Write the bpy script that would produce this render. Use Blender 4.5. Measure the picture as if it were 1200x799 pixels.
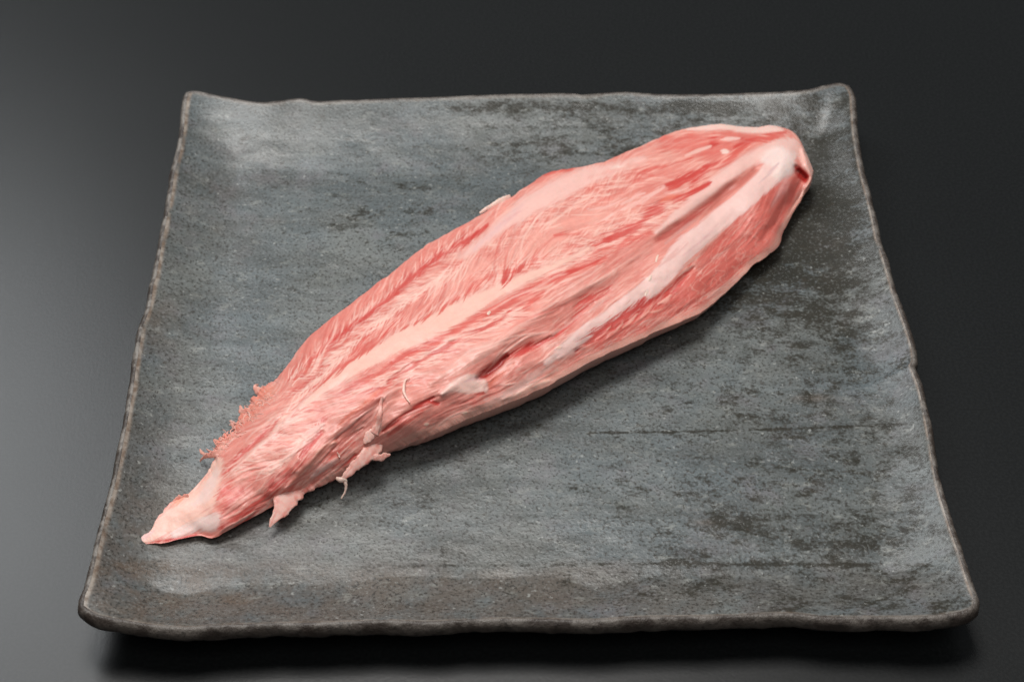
import bpy, math
import numpy as np
from mathutils import Vector

# ------------------------------------------------------------------ clear
for o in list(bpy.data.objects):
    bpy.data.objects.remove(o, do_unlink=True)
scene = bpy.context.scene
col = scene.collection

# ------------------------------------------------------------------ camera
W_PX, H_PX, F_PX = 1200.0, 799.0, 2070.0       # the photograph's frame and focal length in pixels
PITCH = math.radians(43.7)
CAM = np.array([0.0, 0.0, 0.456])
cam_d = bpy.data.cameras.new('camera')
cam = bpy.data.objects.new('camera', cam_d)
col.objects.link(cam)
cam.location = CAM
cam.rotation_euler = (math.pi / 2 - PITCH, 0, 0)
cam_d.sensor_width = 36.0
cam_d.lens = F_PX / W_PX * 36.0
cam_d.clip_start = 0.01
cam_d.clip_end = 50
cam_d.dof.use_dof = True
cam_d.dof.focus_distance = 0.595
cam_d.dof.aperture_fstop = 19.0
scene.camera = cam

# ------------------------------------------------------------------ world, lamps, exposure
world = bpy.data.worlds.new('World')
scene.world = world
world.use_nodes = True
bg = world.node_tree.nodes['Background']
bg.inputs[0].default_value = (0.92, 0.97, 1.0, 1)
bg.inputs[1].default_value = 0.12


def area(name, loc, target, size, size_y, power, color):
    d = bpy.data.lights.new(name, 'AREA')
    d.shape = 'RECTANGLE'
    d.size, d.size_y, d.energy, d.color = size, size_y, power, color
    o = bpy.data.objects.new(name, d)
    o.location = loc
    o.rotation_euler = (Vector(target) - Vector(loc)).to_track_quat('-Z', 'Y').to_euler()
    col.objects.link(o)
    return o


TARGET = (0.0, 0.47, 0.0)
area('softbox_lamp', (-0.14, 0.86, 1.60), TARGET, 0.62, 0.60, 23.0, (1.0, 0.975, 0.945))
area('front_fill_lamp', (0.10, -0.45, 1.75), TARGET, 1.3, 0.9, 8.5, (1.0, 0.97, 0.93))  # added fill from behind the camera, brightens the near side of the meat
area('window_lamp', (-0.68, 1.30, 1.04), (-0.2, 0.5, 0.0), 0.50, 0.50, 7.2, (0.95, 0.98, 1.0))

scene.view_settings.view_transform = 'Standard'
scene.view_settings.look = 'None'
scene.view_settings.gamma = 1.0
scene.view_settings.exposure = 0.0

# ------------------------------------------------------------------ numeric helpers
SP, CP = math.sin(PITCH), math.cos(PITCH)


def place(px, py, z):
    """Point at height z that stands at photograph position (px, py)."""
    px, py, z = np.broadcast_arrays(np.asarray(px, float), np.asarray(py, float), np.asarray(z, float))
    u = (px - W_PX / 2) / F_PX
    v = (py - H_PX / 2) / F_PX
    dy = CP - v * SP
    dz = -SP - v * CP
    k = (z - CAM[2]) / dz
    return np.stack([u * k, dy * k, z], -1)


def project(x, y, z):
    zz = np.asarray(z) - CAM[2]
    depth = y * CP - zz * SP
    up = y * SP + zz * CP
    return W_PX / 2 + F_PX * x / depth, H_PX / 2 - F_PX * up / depth


def hash2(ix, iy, seed):
    n = (ix.astype(np.int64) * 374761393 + iy.astype(np.int64) * 668265263 + seed * 1442695041) & 0x7fffffff
    n = ((n ^ (n >> 13)) * 1274126177) & 0x7fffffff
    n = (n ^ (n >> 16)) & 0xffff
    return n / 65535.0


def vnoise(x, y, seed=0):
    ix, iy = np.floor(x), np.floor(y)
    fx, fy = x - ix, y - iy
    fx = fx * fx * (3 - 2 * fx)
    fy = fy * fy * (3 - 2 * fy)
    a = hash2(ix, iy, seed)
    b = hash2(ix + 1, iy, seed)
    c = hash2(ix, iy + 1, seed)
    d = hash2(ix + 1, iy + 1, seed)
    return (a * (1 - fx) + b * fx) * (1 - fy) + (c * (1 - fx) + d * fx) * fy


def fbm(x, y, seed=0, octv=4):
    s, amp, tot = 0, 1.0, 0
    for k in range(octv):
        s = s + amp * vnoise(x * 2 ** k + 17.3 * k, y * 2 ** k - 9.1 * k, seed + k)
        tot += amp
        amp *= 0.5
    return s / tot * 2 - 1


def smooth(e0, e1, x):
    t = np.clip((x - e0) / (e1 - e0 + 1e-12), 0, 1)
    return t * t * (3 - 2 * t)


def catmull(P, n):
    """Catmull-Rom through P (m x k), n samples, even in arc length (first two columns)."""
    P = np.asarray(P, float)
    if len(P) == 2:
        return P[0] + (P[1] - P[0]) * np.linspace(0, 1, n)[:, None]
    Q = np.vstack([2 * P[0] - P[1], P, 2 * P[-1] - P[-2]])
    out = []
    for i in range(1, len(Q) - 2):
        t = np.linspace(0, 1, 24, endpoint=False)[:, None]
        a, b, c, d = Q[i - 1], Q[i], Q[i + 1], Q[i + 2]
        out.append(0.5 * (2 * b + (c - a) * t + (2 * a - 5 * b + 4 * c - d) * t ** 2 + (3 * b - a - 3 * c + d) * t ** 3))
    C = np.vstack(out + [P[-1:]])
    L = np.concatenate([[0], np.cumsum(np.hypot(*np.diff(C[:, :2], axis=0).T))])
    s = np.linspace(0, L[-1], n)
    return np.stack([np.interp(s, L, C[:, k]) for k in range(C.shape[1])], -1)


def bilinear(A, x, y):
    h, w = A.shape[:2]
    x = np.clip(x, 0, w - 1.001)
    y = np.clip(y, 0, h - 1.001)
    ix, iy = x.astype(int), y.astype(int)
    fx, fy = x - ix, y - iy
    if A.ndim == 3:
        fx, fy = fx[..., None], fy[..., None]
    return (A[iy, ix] * (1 - fx) + A[iy, ix + 1] * fx) * (1 - fy) + (A[iy + 1, ix] * (1 - fx) + A[iy + 1, ix + 1] * fx) * fy


def blur(A, r):
    k = np.exp(-0.5 * (np.arange(-3 * int(math.ceil(r)), 3 * int(math.ceil(r)) + 1) / r) ** 2)
    k /= k.sum()
    n = len(k) // 2
    for ax in (0, 1):
        B = np.zeros_like(A)
        pad = [(0, 0)] * A.ndim
        pad[ax] = (n, n)
        P = np.pad(A, pad, mode='edge')
        for i, wk in enumerate(k):
            sl = [slice(None)] * A.ndim
            sl[ax] = slice(i, i + A.shape[ax])
            B += wk * P[tuple(sl)]
        A = B
    return A


# ------------------------------------------------------------------ scene helpers
def make_mesh(name, V, F, mat, parent=None, colors=None, extra=None, normals=None):
    me = bpy.data.meshes.new(name)
    V = np.asarray(V, np.float32)
    F = np.asarray(F, np.int32)
    me.vertices.add(len(V))
    me.vertices.foreach_set('co', V.ravel())
    n, k = F.shape
    me.loops.add(n * k)
    me.loops.foreach_set('vertex_index', F.ravel())
    me.polygons.add(n)
    me.polygons.foreach_set('loop_start', np.arange(0, n * k, k, dtype=np.int32))
    me.polygons.foreach_set('loop_total', np.full(n, k, np.int32))
    me.polygons.foreach_set('use_smooth', np.ones(n, bool))
    me.update(calc_edges=True)
    for nm, C in (('albedo', colors), ('masks', extra)):
        if C is not None:
            a = me.color_attributes.new(nm, 'FLOAT_COLOR', 'POINT')
            C4 = np.ones((len(V), 4), np.float32)
            C4[:, :C.shape[1]] = C
            a.data.foreach_set('color', C4.ravel())
    if normals is not None:
        me.normals_split_custom_set_from_vertices(np.asarray(normals, np.float32))
    me.materials.append(mat)
    o = bpy.data.objects.new(name, me)
    col.objects.link(o)
    o.parent = parent
    return o


def thing(name, label, cat):
    o = bpy.data.objects.new(name, None)
    o.empty_display_size = 0.02
    col.objects.link(o)
    o['label'] = label
    o['category'] = cat
    return o


def grid_faces(nu, nv, off=0):
    i, j = np.meshgrid(np.arange(nu - 1), np.arange(nv - 1), indexing='ij')
    a = (i * nv + j).ravel() + off
    return np.stack([a, a + nv, a + nv + 1, a + 1], -1)


def vertex_normals(V, F):
    d1 = V[F[:, 2]] - V[F[:, 0]]
    d2 = V[F[:, 3]] - V[F[:, 1]]
    fn = np.cross(d1, d2)
    N = np.zeros_like(V)
    for k in range(4):
        for c in range(3):
            N[:, c] += np.bincount(F[:, k], fn[:, c], len(V))
    return N / (np.linalg.norm(N, axis=1, keepdims=True) + 1e-20)


class NT:
    """Small helper to write node trees."""

    def __init__(self, name):
        self.m = bpy.data.materials.new(name)
        self.m.use_nodes = True
        self.t = self.m.node_tree
        self.b = self.t.nodes['Principled BSDF']

    def n(self, kind, **kw):
        nd = self.t.nodes.new(kind)
        for k, v in kw.items():
            if k in nd.inputs:
                self.set(nd.inputs[k], v)
            else:
                setattr(nd, k, v)
        return nd

    def set(self, sock, v):
        if isinstance(v, bpy.types.NodeSocket):
            self.t.links.new(v, sock)
        else:
            sock.default_value = v

    def math(self, op, a, b=0.0, c=0.0, clamp=False):
        nd = self.t.nodes.new('ShaderNodeMath')
        nd.operation = op
        nd.use_clamp = clamp
        for i, v in enumerate((a, b, c)):
            self.set(nd.inputs[i], v)
        return nd.outputs[0]

    def mix(self, f, a, b, blend='MIX'):
        nd = self.t.nodes.new('ShaderNodeMix')
        nd.data_type = 'RGBA'
        nd.blend_type = blend
        self.set(nd.inputs[0], f)
        self.set(nd.inputs[6], a if not isinstance(a, tuple) else (*a, 1)[:4])
        self.set(nd.inputs[7], b if not isinstance(b, tuple) else (*b, 1)[:4])
        return nd.outputs[2]

    def ramp(self, v, a, b):
        nd = self.t.nodes.new('ShaderNodeMapRange')
        nd.interpolation_type = 'SMOOTHSTEP'
        self.set(nd.inputs[0], v)
        nd.inputs[1].default_value, nd.inputs[2].default_value = a, b
        return nd.outputs[0]

    def noise(self, vec, scale, detail=4, rough=0.55, dist=0.0):
        nd = self.t.nodes.new('ShaderNodeTexNoise')
        self.set(nd.inputs['Vector'], vec)
        nd.inputs['Scale'].default_value = scale
        nd.inputs['Detail'].default_value = detail
        nd.inputs['Roughness'].default_value = rough
        nd.inputs['Distortion'].default_value = dist
        return nd.outputs[0]

    def mapping(self, vec, scale=(1, 1, 1), rot=(0, 0, 0), loc=(0, 0, 0)):
        nd = self.t.nodes.new('ShaderNodeMapping')
        self.set(nd.inputs[0], vec)
        nd.inputs[1].default_value = loc
        nd.inputs[2].default_value = rot
        nd.inputs[3].default_value = scale
        return nd.outputs[0]

    def bump(self, h, strength, dist, normal=None):
        nd = self.t.nodes.new('ShaderNodeBump')
        self.set(nd.inputs['Height'], h)
        nd.inputs['Strength'].default_value = strength
        nd.inputs['Distance'].default_value = dist
        if normal is not None:
            self.set(nd.inputs['Normal'], normal)
        return nd.outputs[0]


# ------------------------------------------------------------------ materials
def table_material():
    k = NT('black_satin_board')
    pos = k.n('ShaderNodeTexCoord').outputs['Object']
    g = k.noise(pos, 900, 3, 0.6)
    big = k.noise(pos, 9, 3, 0.5)
    c = k.mix(k.ramp(g, 0.36, 0.68), (0.0048, 0.0056, 0.0060), (0.0090, 0.0100, 0.0105))
    k.set(k.b.inputs['Base Color'], c)
    k.set(k.b.inputs['Roughness'], k.math('ADD', 0.31, k.math('MULTIPLY', big, 0.04)))
    k.b.inputs['Specular IOR Level'].default_value = 0.38
    k.set(k.b.inputs['Normal'], k.bump(g, 0.07, 0.0004))
    return k.m


def glaze_material():
    k = NT('stoneware_glaze')
    pos = k.n('ShaderNodeTexCoord').outputs['Object']
    msk = k.n('ShaderNodeVertexColor', layer_name='masks')
    sep = k.n('ShaderNodeSeparateColor')
    k.set(sep.inputs[0], msk.outputs[0])
    dark, brown, rim = sep.outputs[0], sep.outputs[1], sep.outputs[2]
    # slightly warped coordinates, streaked along the width of the plate
    wv = k.n('ShaderNodeTexNoise')
    k.set(wv.inputs['Vector'], pos)
    wv.inputs['Scale'].default_value = 60
    add = k.n('ShaderNodeVectorMath', operation='MULTIPLY_ADD')
    k.set(add.inputs[0], wv.outputs['Color'])
    add.inputs[1].default_value = (0.006, 0.006, 0.0)
    k.set(add.inputs[2], pos)
    wpos = add.outputs[0]
    streak = k.mapping(wpos, (0.62, 1.05, 1.0), (0, 0, 0.03))
    # base glaze: cool grey with lavender and pale green drift
    n1 = k.noise(wpos, 26, 4, 0.6)
    n2 = k.noise(pos, 60, 4, 0.65)
    c = k.mix(k.ramp(n1, 0.35, 0.68), (0.092, 0.110, 0.116), (0.134, 0.143, 0.137))
    c = k.mix(k.math('MULTIPLY', k.ramp(n2, 0.5, 0.72), 0.55), c, (0.150, 0.138, 0.150))
    # horizontal drift of the glaze
    nh = k.noise(k.mapping(wpos, (0.35, 1.3, 1.0)), 46, 5, 0.66)
    c = k.mix(k.ramp(nh, 0.36, 0.66), k.mix(1.0, c, (0.70, 0.71, 0.70), 'MULTIPLY'), k.mix(1.0, c, (1.10, 1.13, 1.15), 'MULTIPLY'))
    # warm brown zones
    nb = k.noise(wpos, 75, 4, 0.65)
    fb = k.math('MULTIPLY', brown, k.ramp(nb, 0.18, 0.62), clamp=True)
    c = k.mix(fb, c, (0.098, 0.074, 0.056))
    # pale crust
    nc = k.noise(streak, 210, 5, 0.7)
    pale = k.math('MULTIPLY', k.ramp(nc, 0.54, 0.72), k.math('MULTIPLY_ADD', dark, 0.55, 0.30))
    c = k.mix(pale, c, (0.285, 0.290, 0.265))
    # dark blotches, denser where the mask is high
    nd1 = k.noise(streak, 120, 6, 0.72)
    nd2 = k.noise(streak, 330, 4, 0.7)
    nd3 = k.noise(pos, 800, 2, 0.6)
    v = k.math('ADD', k.math('MULTIPLY', nd1, 0.52), k.math('MULTIPLY_ADD', nd2, 0.30, k.math('MULTIPLY', nd3, 0.18)))
    thr = k.math('MULTIPLY_ADD', dark, -0.24, 0.612)
    bl = k.ramp(k.math('SUBTRACT', v, thr), -0.02, 0.10)
    c = k.mix(k.math('MULTIPLY', bl, 0.90), c, k.mix(n2, (0.014, 0.014, 0.010), (0.040, 0.034, 0.024)))
    # fine pits and grains
    v1 = k.noise(pos, 900, 2, 0.6)
    c = k.mix(k.math('MULTIPLY', k.ramp(v1, 0.575, 0.62), 0.85), c, (0.034, 0.032, 0.028))
    c = k.mix(k.math('MULTIPLY', k.ramp(v1, 0.44, 0.34), 0.20), c, (0.30, 0.315, 0.315))
    v2 = k.noise(pos, 420, 3, 0.6)
    c = k.mix(k.math('MULTIPLY', k.ramp(v2, 0.655, 0.72), 0.42), c, (0.42, 0.43, 0.41))
    c = k.mix(k.math('MULTIPLY', k.ramp(v2, 0.38, 0.30), 0.65), c, (0.045, 0.038, 0.030))
    # worn unglazed rim line
    nr = k.noise(pos, 260, 4, 0.65)
    rc = k.mix(k.ramp(nr, 0.36, 0.66), (0.16, 0.115, 0.085), (0.33, 0.29, 0.25))
    c = k.mix(k.math('MULTIPLY', rim, k.ramp(k.noise(pos, 110, 3), 0.25, 0.55)), c, rc)
    k.set(k.b.inputs['Base Color'], c)
    k.set(k.b.inputs['Roughness'], k.math('ADD', k.math('MULTIPLY', bl, -0.08), k.math('MULTIPLY_ADD', n2, 0.14, 0.31)))
    k.set(k.b.inputs['Specular IOR Level'], k.math('MULTIPLY_ADD', bl, -0.22, 0.50))
    nm = k.bump(v1, 0.25, 0.0005)
    nm = k.bump(nd1, 0.12, 0.0008, nm)
    nm = k.bump(k.noise(pos, 300, 3, 0.6), 0.07, 0.0006, nm)
    k.set(k.b.inputs['Normal'], nm)
    return k.m


def rim_material():
    k = NT('stoneware_rim')
    pos = k.n('ShaderNodeTexCoord').outputs['Object']
    msk = k.n('ShaderNodeVertexColor', layer_name='masks')
    sep = k.n('ShaderNodeSeparateColor')
    k.set(sep.inputs[0], msk.outputs[0])
    n1 = k.noise(pos, 120, 5, 0.65)
    n2 = k.noise(pos, 420, 4, 0.65)
    c = k.mix(k.ramp(n1, 0.35, 0.65), (0.040, 0.029, 0.023), (0.090, 0.074, 0.062))
    wear_glint = k.math('MULTIPLY', sep.outputs[2], k.ramp(n1, 0.45, 0.58))  # worn clay on the left lip, painted highlights along the front
    c = k.mix(wear_glint, c, k.mix(n2, (0.120, 0.100, 0.085), (0.31, 0.29, 0.265)))
    c = k.mix(k.math('MULTIPLY', k.ramp(n2, 0.56, 0.66), 0.7), c, (0.03, 0.024, 0.02))
    k.set(k.b.inputs['Base Color'], c)
    k.b.inputs['Roughness'].default_value = 0.5
    nm = k.bump(n2, 0.5, 0.0010)
    nm = k.bump(n1, 0.5, 0.0022, nm)
    k.set(k.b.inputs['Normal'], nm)
    return k.m


def meat_material(name, rough, spec, sss):
    k = NT(name)
    pos = k.n('ShaderNodeTexCoord').outputs['Object']
    a = k.n('ShaderNodeVertexColor', layer_name='albedo').outputs[0]
    n = k.noise(pos, 700, 3, 0.6)
    c = k.mix(0.30, a, k.mix(n, (0.72, 0.62, 0.60), (1.0, 1.0, 1.0)), 'MULTIPLY')
    k.set(k.b.inputs['Base Color'], c)
    k.b.inputs['Subsurface Weight'].default_value = sss
    k.b.inputs['Subsurface Radius'].default_value = (1.0, 0.35, 0.25)
    k.b.inputs['Subsurface Scale'].default_value = 0.0011
    k.set(k.b.inputs['Roughness'], k.math('MULTIPLY_ADD', k.noise(pos, 160, 3), 0.25, rough - 0.12))
    k.b.inputs['Specular IOR Level'].default_value = spec
    k.b.inputs['Coat Weight'].default_value = 0.17
    k.b.inputs['Coat Roughness'].default_value = 0.24
    k.set(k.b.inputs['Normal'], k.bump(k.noise(pos, 1100, 3, 0.6), 0.16, 0.0004))
    return k.m


M_TABLE = table_material()
M_GLAZE = glaze_material()
M_RIM = rim_material()
M_MUSCLE = meat_material('raw_muscle', 0.46, 0.42, 0.22)
M_FAT = meat_material('raw_fat', 0.46, 0.42, 0.26)

# ------------------------------------------------------------------ the tabletop
V = np.array([[-2.5, -0.6, 0], [2.5, -0.6, 0], [2.5, 3.5, 0], [-2.5, 3.5, 0]])
table = make_mesh('tabletop', V, np.array([[0, 1, 2, 3]]), M_TABLE)
table['kind'] = 'structure'
table['label'] = 'plain black satin tabletop under the plate'

# ------------------------------------------------------------------ the plate
Z_FLAT = 0.0090
TOP = [(221, 110), (228, 109), (245, 112), (269, 117), (294, 121), (315, 122), (350, 117.5), (371, 121), (406, 119.5), (455, 118),
       (560, 114), (620, 112.5), (670, 112), (685, 113.4), (718, 110), (736, 110), (775, 113), (815, 113.4), (866, 112), (917, 110),
       (947, 107), (968, 102), (983, 99.5), (992, 102)]
RIGHT = [(992, 102), (997, 112), (998.5, 130), (1001, 160), (1008, 200), (1016, 230), (1022, 255), (1027, 280), (1034, 300), (1047, 345),
         (1058, 375), (1067, 403), (1069.5, 421), (1066.5, 428), (1070, 437), (1076, 453), (1081, 475), (1086, 500), (1096, 560), (1110, 609),
         (1123, 647.5), (1134, 682), (1140, 698), (1140, 708)]
BOTTOM = [(98, 709), (115, 719.5), (150, 726.5), (185, 732), (220, 734), (255, 731.5), (325, 729.5), (395, 728), (450, 726), (500, 727.5),
          (555, 725), (610, 724), (693, 725.5), (748, 722), (800, 721.5), (860, 720), (920, 717.5), (972, 721.5), (1030, 722), (1077, 721.5),
          (1116, 717.5), (1133, 713.5), (1140, 708)]
LEFT = [(221, 110), (219, 118), (218, 126), (213.5, 167), (205, 202), (199.5, 237), (191, 279), (184, 320), (180, 334), (176, 360), (167, 384),
        (164, 404), (159, 434), (155.5, 460), (146, 512), (136, 563), (124, 605), (115, 644), (106, 682), (100, 697), (98, 709)]
NP = 560


def rim_height(px, py):
    """Height of the crest: the corners are pinched up, the sides sag a little."""
    h = np.full(np.shape(px), 0.0160)
    for (cx, cy, r, a) in ((221, 110, 120, 0.004), (985, 100, 130, 0.0055), (98, 709, 130, 0.003), (1140, 708, 110, 0.0025)):
        h = h + a * np.exp(-((px - cx) ** 2 + ((py - cy) * 1.4) ** 2) / r ** 2)
    return h


def side(P):
    q = catmull(P, NP)
    return place(q[:, 0], q[:, 1], rim_height(q[:, 0], q[:, 1]))


sT, sB, sL, sR = side(TOP), side(BOTTOM), side(LEFT), side(RIGHT)
u = np.linspace(0, 1, NP)
# finer rows towards the rim
uu = 0.5 - 0.5 * np.cos(np.pi * u)
w = 0.55 * u + 0.45 * uu
sT, sB, sL, sR = [np.stack([np.interp(w, u, s[:, k]) for k in range(3)], -1) for s in (sT, sB, sL, sR)]
U = w[:, None, None]
Vv = w[None, :, None]
G = ((1 - Vv) * sB[:, None] + Vv * sT[:, None] + (1 - U) * sL[::-1][None] + U * sR[::-1][None]
     - ((1 - U) * (1 - Vv) * sB[0] + U * (1 - Vv) * sB[-1] + (1 - U) * Vv * sT[0] + U * Vv * sT[-1]))
crest = G[..., 2].copy()
x, y = G[..., 0], G[..., 1]
Wd = 0.285
dl, dr = w[:, None] * Wd + 0 * x, (1 - w[:, None]) * Wd + 0 * x
db, dt = w[None, :] * Wd + 0 * x, (1 - w[None, :]) * Wd + 0 * x
wob = 1 + 0.25 * fbm(x * 30, y * 30, 5, 3)


def lift(d, width, p):
    return np.clip(1 - d / (width * wob), 0, 1) ** p


rise = 1 - (1 - lift(dl, 0.026, 2.0)) * (1 - lift(dr, 0.024, 1.9)) * (1 - lift(db, 0.029, 1.15)) * (1 - lift(dt, 0.040, 1.6))
z = Z_FLAT + (crest - Z_FLAT) * rise
inner = smooth(0, 0.012, np.minimum(np.minimum(dl, dr), np.minimum(db, dt)))
z += inner * (0.0006 * fbm(x * 18, y * 18, 8, 3) + 0.00022 * fbm(x * 90, y * 140, 9, 3))
G[..., 2] = z
px, py = project(x, y, z)
n_lo = fbm(px / 45, py / 30, 31, 4)


def blob(cx, cy, rx, ry, rot=0.0):
    c, s = math.cos(math.radians(rot)), math.sin(math.radians(rot))
    dx, dy = px - cx, py - cy
    a = (dx * c - dy * s) / rx
    b = (dx * s + dy * c) / ry
    return np.exp(-(a * a + b * b))


def line_mask(P, wd):
    q = catmull(P, 60)
    d = np.full(px.shape, 1e9)
    lo, hi = q.min(0) - 12 * wd, q.max(0) + 12 * wd
    sel = (px > lo[0]) & (px < hi[0]) & (py > lo[1]) & (py < hi[1])
    X, Y = px[sel], py[sel]
    dd = np.full(X.shape, 1e9)
    for a, b in zip(q[:-1], q[1:]):
        ab = b - a
        t = np.clip(((X - a[0]) * ab[0] + (Y - a[1]) * ab[1]) / (ab @ ab + 1e-9), 0, 1)
        dd = np.minimum(dd, np.hypot(X - a[0] - t * ab[0], Y - a[1] - t * ab[1]))
    d[sel] = dd
    return np.exp(-(d / wd) ** 2)


# where the dark glaze breaks through (a property of the firing: the right side of the plate)
dark = 0.24 + 0.24 * smooth(620, 960, px) - 0.14 * smooth(420, 180, px)
dark += 0.75 * blob(955, 235, 70, 75) + 0.40 * blob(880, 300, 60, 50, 30) + 0.35 * blob(745, 180, 55, 12) + 0.38 * blob(595, 184, 40, 10)
dark += 0.30 * blob(640, 127, 190, 7) + 0.25 * blob(985, 350, 70, 60) + 0.10 * blob(1000, 620, 120, 40) + 0.22 * blob(870, 610, 40, 22)
dark += 0.15 * blob(780, 640, 20, 40) + 0.18 * blob(700, 690, 130, 14) + 0.22 * blob(460, 255, 90, 40)
dark += 0.16 * n_lo + 0.30 * smooth(480, 640, px) * smooth(205, 160, py) * smooth(112, 122, py)
dark -= 0.25 * blob(930, 150, 80, 25)
dark += 0.5 * line_mask([(690, 507), (780, 506), (900, 503), (1062, 497)], 1.4) + 0.35 * line_mask([(430, 664), (600, 662), (800, 660), (1090, 662)], 2.5)
brown = 0.10 + 0.58 * smooth(650, 676, py + 9 * n_lo) * (1 - 0.45 * smooth(620, 900, px)) + 0.40 * blob(150, 600, 80, 140) + 0.25 * blob(230, 640, 150, 60) + 0.22 * blob(420, 640, 240, 40) + 0.55 * blob(190, 378, 22, 30)
brown += 0.25 * blob(250, 240, 60, 60) + 0.8 * blob(950, 466, 24, 5) + 0.7 * blob(280, 700, 16, 6) + 0.6 * blob(830, 612, 20, 4)
edge = np.minimum(np.minimum(dl, dr), np.minimum(db, dt))
lrim = np.minimum(dl, dr * 2.6)
rimline = smooth(0.0020, 0.0004, lrim + 0.0006 * n_lo) + 0.45 * smooth(0.0014, 0.0003, edge)
masks = np.clip(np.stack([dark, brown, rimline], -1), 0, 1)

plate = thing('square_plate', 'large square hand-formed grey stoneware plate with mottled glaze and raised uneven rim', 'plate')
GV = G.reshape(-1, 3)
GF = grid_faces(NP, NP)
dish = make_mesh('dish', GV, GF, M_GLAZE, plate, extra=masks.reshape(-1, 3))

# rim: a rounded clay lip that goes from the crest round and under to the foot
ring = np.concatenate([G[:, 0], G[-1, 1:], G[::-1, -1][1:], G[0, ::-1][1:-1]])
nr = len(ring)
cen = ring.mean(0)
sm = ring.copy()
for _ in range(10):
    sm = 0.25 * np.roll(sm, 1, 0) + 0.5 * sm + 0.25 * np.roll(sm, -1, 0)
tan = np.roll(sm, -6, 0) - np.roll(sm, 6, 0)
out = np.stack([tan[:, 1], -tan[:, 0], 0 * tan[:, 0]], -1)
out /= np.linalg.norm(out, axis=1, keepdims=True)
arc = np.concatenate([[0], np.cumsum(np.linalg.norm(np.diff(ring, axis=0), axis=1))])
ang = arc / arc[-1] * 2 * math.pi
na = fbm(60 * np.cos(ang) / 6.28 * 3, 60 * np.sin(ang) / 6.28 * 3, 41, 3)
prof = [(0.0, 0.0), (0.0006, 0.00025), (0.0013, -0.0001), (0.0019, -0.0009), (0.0023, -0.0020), (0.0023, -0.0034), (0.0019, -0.0048),
        (0.0008, -0.0060), (-0.0012, -0.0068), (-0.0060, -0.0075), (-0.0160, -0.0100)]
rows, mk = [], []
for i, (o_, d_) in enumerate(prof):
    nb = fbm(ring[:, 0] * 120, ring[:, 1] * 120 + i * 0.5, 43, 4)
    f = 0 if i == 0 else min(1, i / 3)
    P = ring + out * (o_ * (1 + 0.15 * na) + f * 0.00028 * nb)[:, None]
    P[:, 2] += d_ * (1 + 0.16 * na) + f * 0.00035 * nb
    if i >= 9:
        P[:, 2] = np.maximum(P[:, 2] if i == 9 else 0.0016 + 0 * P[:, 2], 0.0012)
    rows.append(P)
    wear_glint = [0.9, 1.0, 0.85, 0.45, 0.15, 0.05, 0, 0, 0, 0, 0][i] * np.clip(0.36 + 0.55 * np.maximum(-out[:, 0], 0) + 0.05 * np.maximum(out[:, 0], 0), 0, 1)  # wear strongest on the left; the front share stands in for highlights
    mk.append(np.stack([0 * na, 0 * na, wear_glint + 0 * na], -1))
R = np.stack(rows, 1)
R = np.concatenate([R, R[:1]], 0)
MK = np.stack(mk, 1)
MK = np.concatenate([MK, MK[:1]], 0)
RF = grid_faces(nr + 1, len(prof))[:, ::-1]
make_mesh('rim', R.reshape(-1, 3), RF, M_RIM, plate, extra=MK.reshape(-1, 3))
# base slab under the dish, standing on the table
inner_ring = R[:, -1]
loops = []
for f, zz in ((1.0, 0.0016), (0.985, 0.0006), (0.96, 0.0002), (0.0, 0.0004)):
    Q = cen + (inner_ring - cen) * f
    Q[:, 2] = zz
    loops.append(Q)
B = np.stack(loops, 1)
make_mesh('base', B.reshape(-1, 3), grid_faces(nr + 1, len(loops))[:, ::-1], M_RIM, plate, extra=0 * B.reshape(-1, 3))

# ------------------------------------------------------------------ the meat: outline and pigment map
ST = np.array([  # upper x, y, lower x, y, upper z, lower z, extra height of the dome (mm over the plate)
    (162, 633, 163, 636, 1.5, 1.2, 0.2), (167, 627.5, 171, 637, 1.9, 1.3, 0.2), (176, 620, 182, 636.5, 2.4, 1.4, 0.3), (184, 607.5, 195, 635, 3.0, 1.6, 0.6),
    (200, 590, 231, 627, 3.6, 2.0, 1.0), (220, 578, 249, 630, 4.2, 2.4, 2.0),
    (246, 548, 267, 621, 4.5, 3.5, 4.5), (254, 521, 318, 594, 5, 4.5, 6.5), (275, 498, 352, 580, 6, 5.5, 9), (300, 464, 395, 560, 7, 7, 11),
    (330, 437, 453, 530, 8, 8, 13), (366, 392, 503, 511, 9, 11, 14), (420, 348.5, 550, 490, 9, 12.5, 13), (462, 317, 583, 477, 9, 13, 13),
    (495, 290, 630, 458, 9, 13.5, 12.5), (546, 261.5, 667, 438, 9, 13.5, 12), (600, 230, 710, 415, 9, 13, 11.5), (640, 204, 750, 398, 9, 12.5, 11),
    (673, 197, 783, 383, 9, 11.5, 10.5), (705, 190, 823, 365, 9, 10.5, 10.5), (750, 171, 850, 343, 9, 8.5, 10), (793, 153.5, 881, 313, 8, 7, 9),
    (842, 146, 911, 290, 9, 6, 10), (876, 149, 919, 269, 9, 6, 9), (908, 148, 940, 232, 9, 7, 7), (932, 157, 950, 216, 10, 9, 4), (946, 182, 953.5, 201, 11, 10, 0.5)], float)
MEAT_OUT = catmull(np.column_stack([(ST[:, 0] + ST[:, 2]) / 2, (ST[:, 1] + ST[:, 3]) / 2, ST]), 160)[:, 2:6]
X0, Y0, X1, Y1, RES = 148, 132, 966, 650, 2.0
CW, CH = int((X1 - X0) * RES), int((Y1 - Y0) * RES)
cx, cy = np.meshgrid(np.arange(CW) / RES + X0, np.arange(CH) / RES + Y0)

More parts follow.
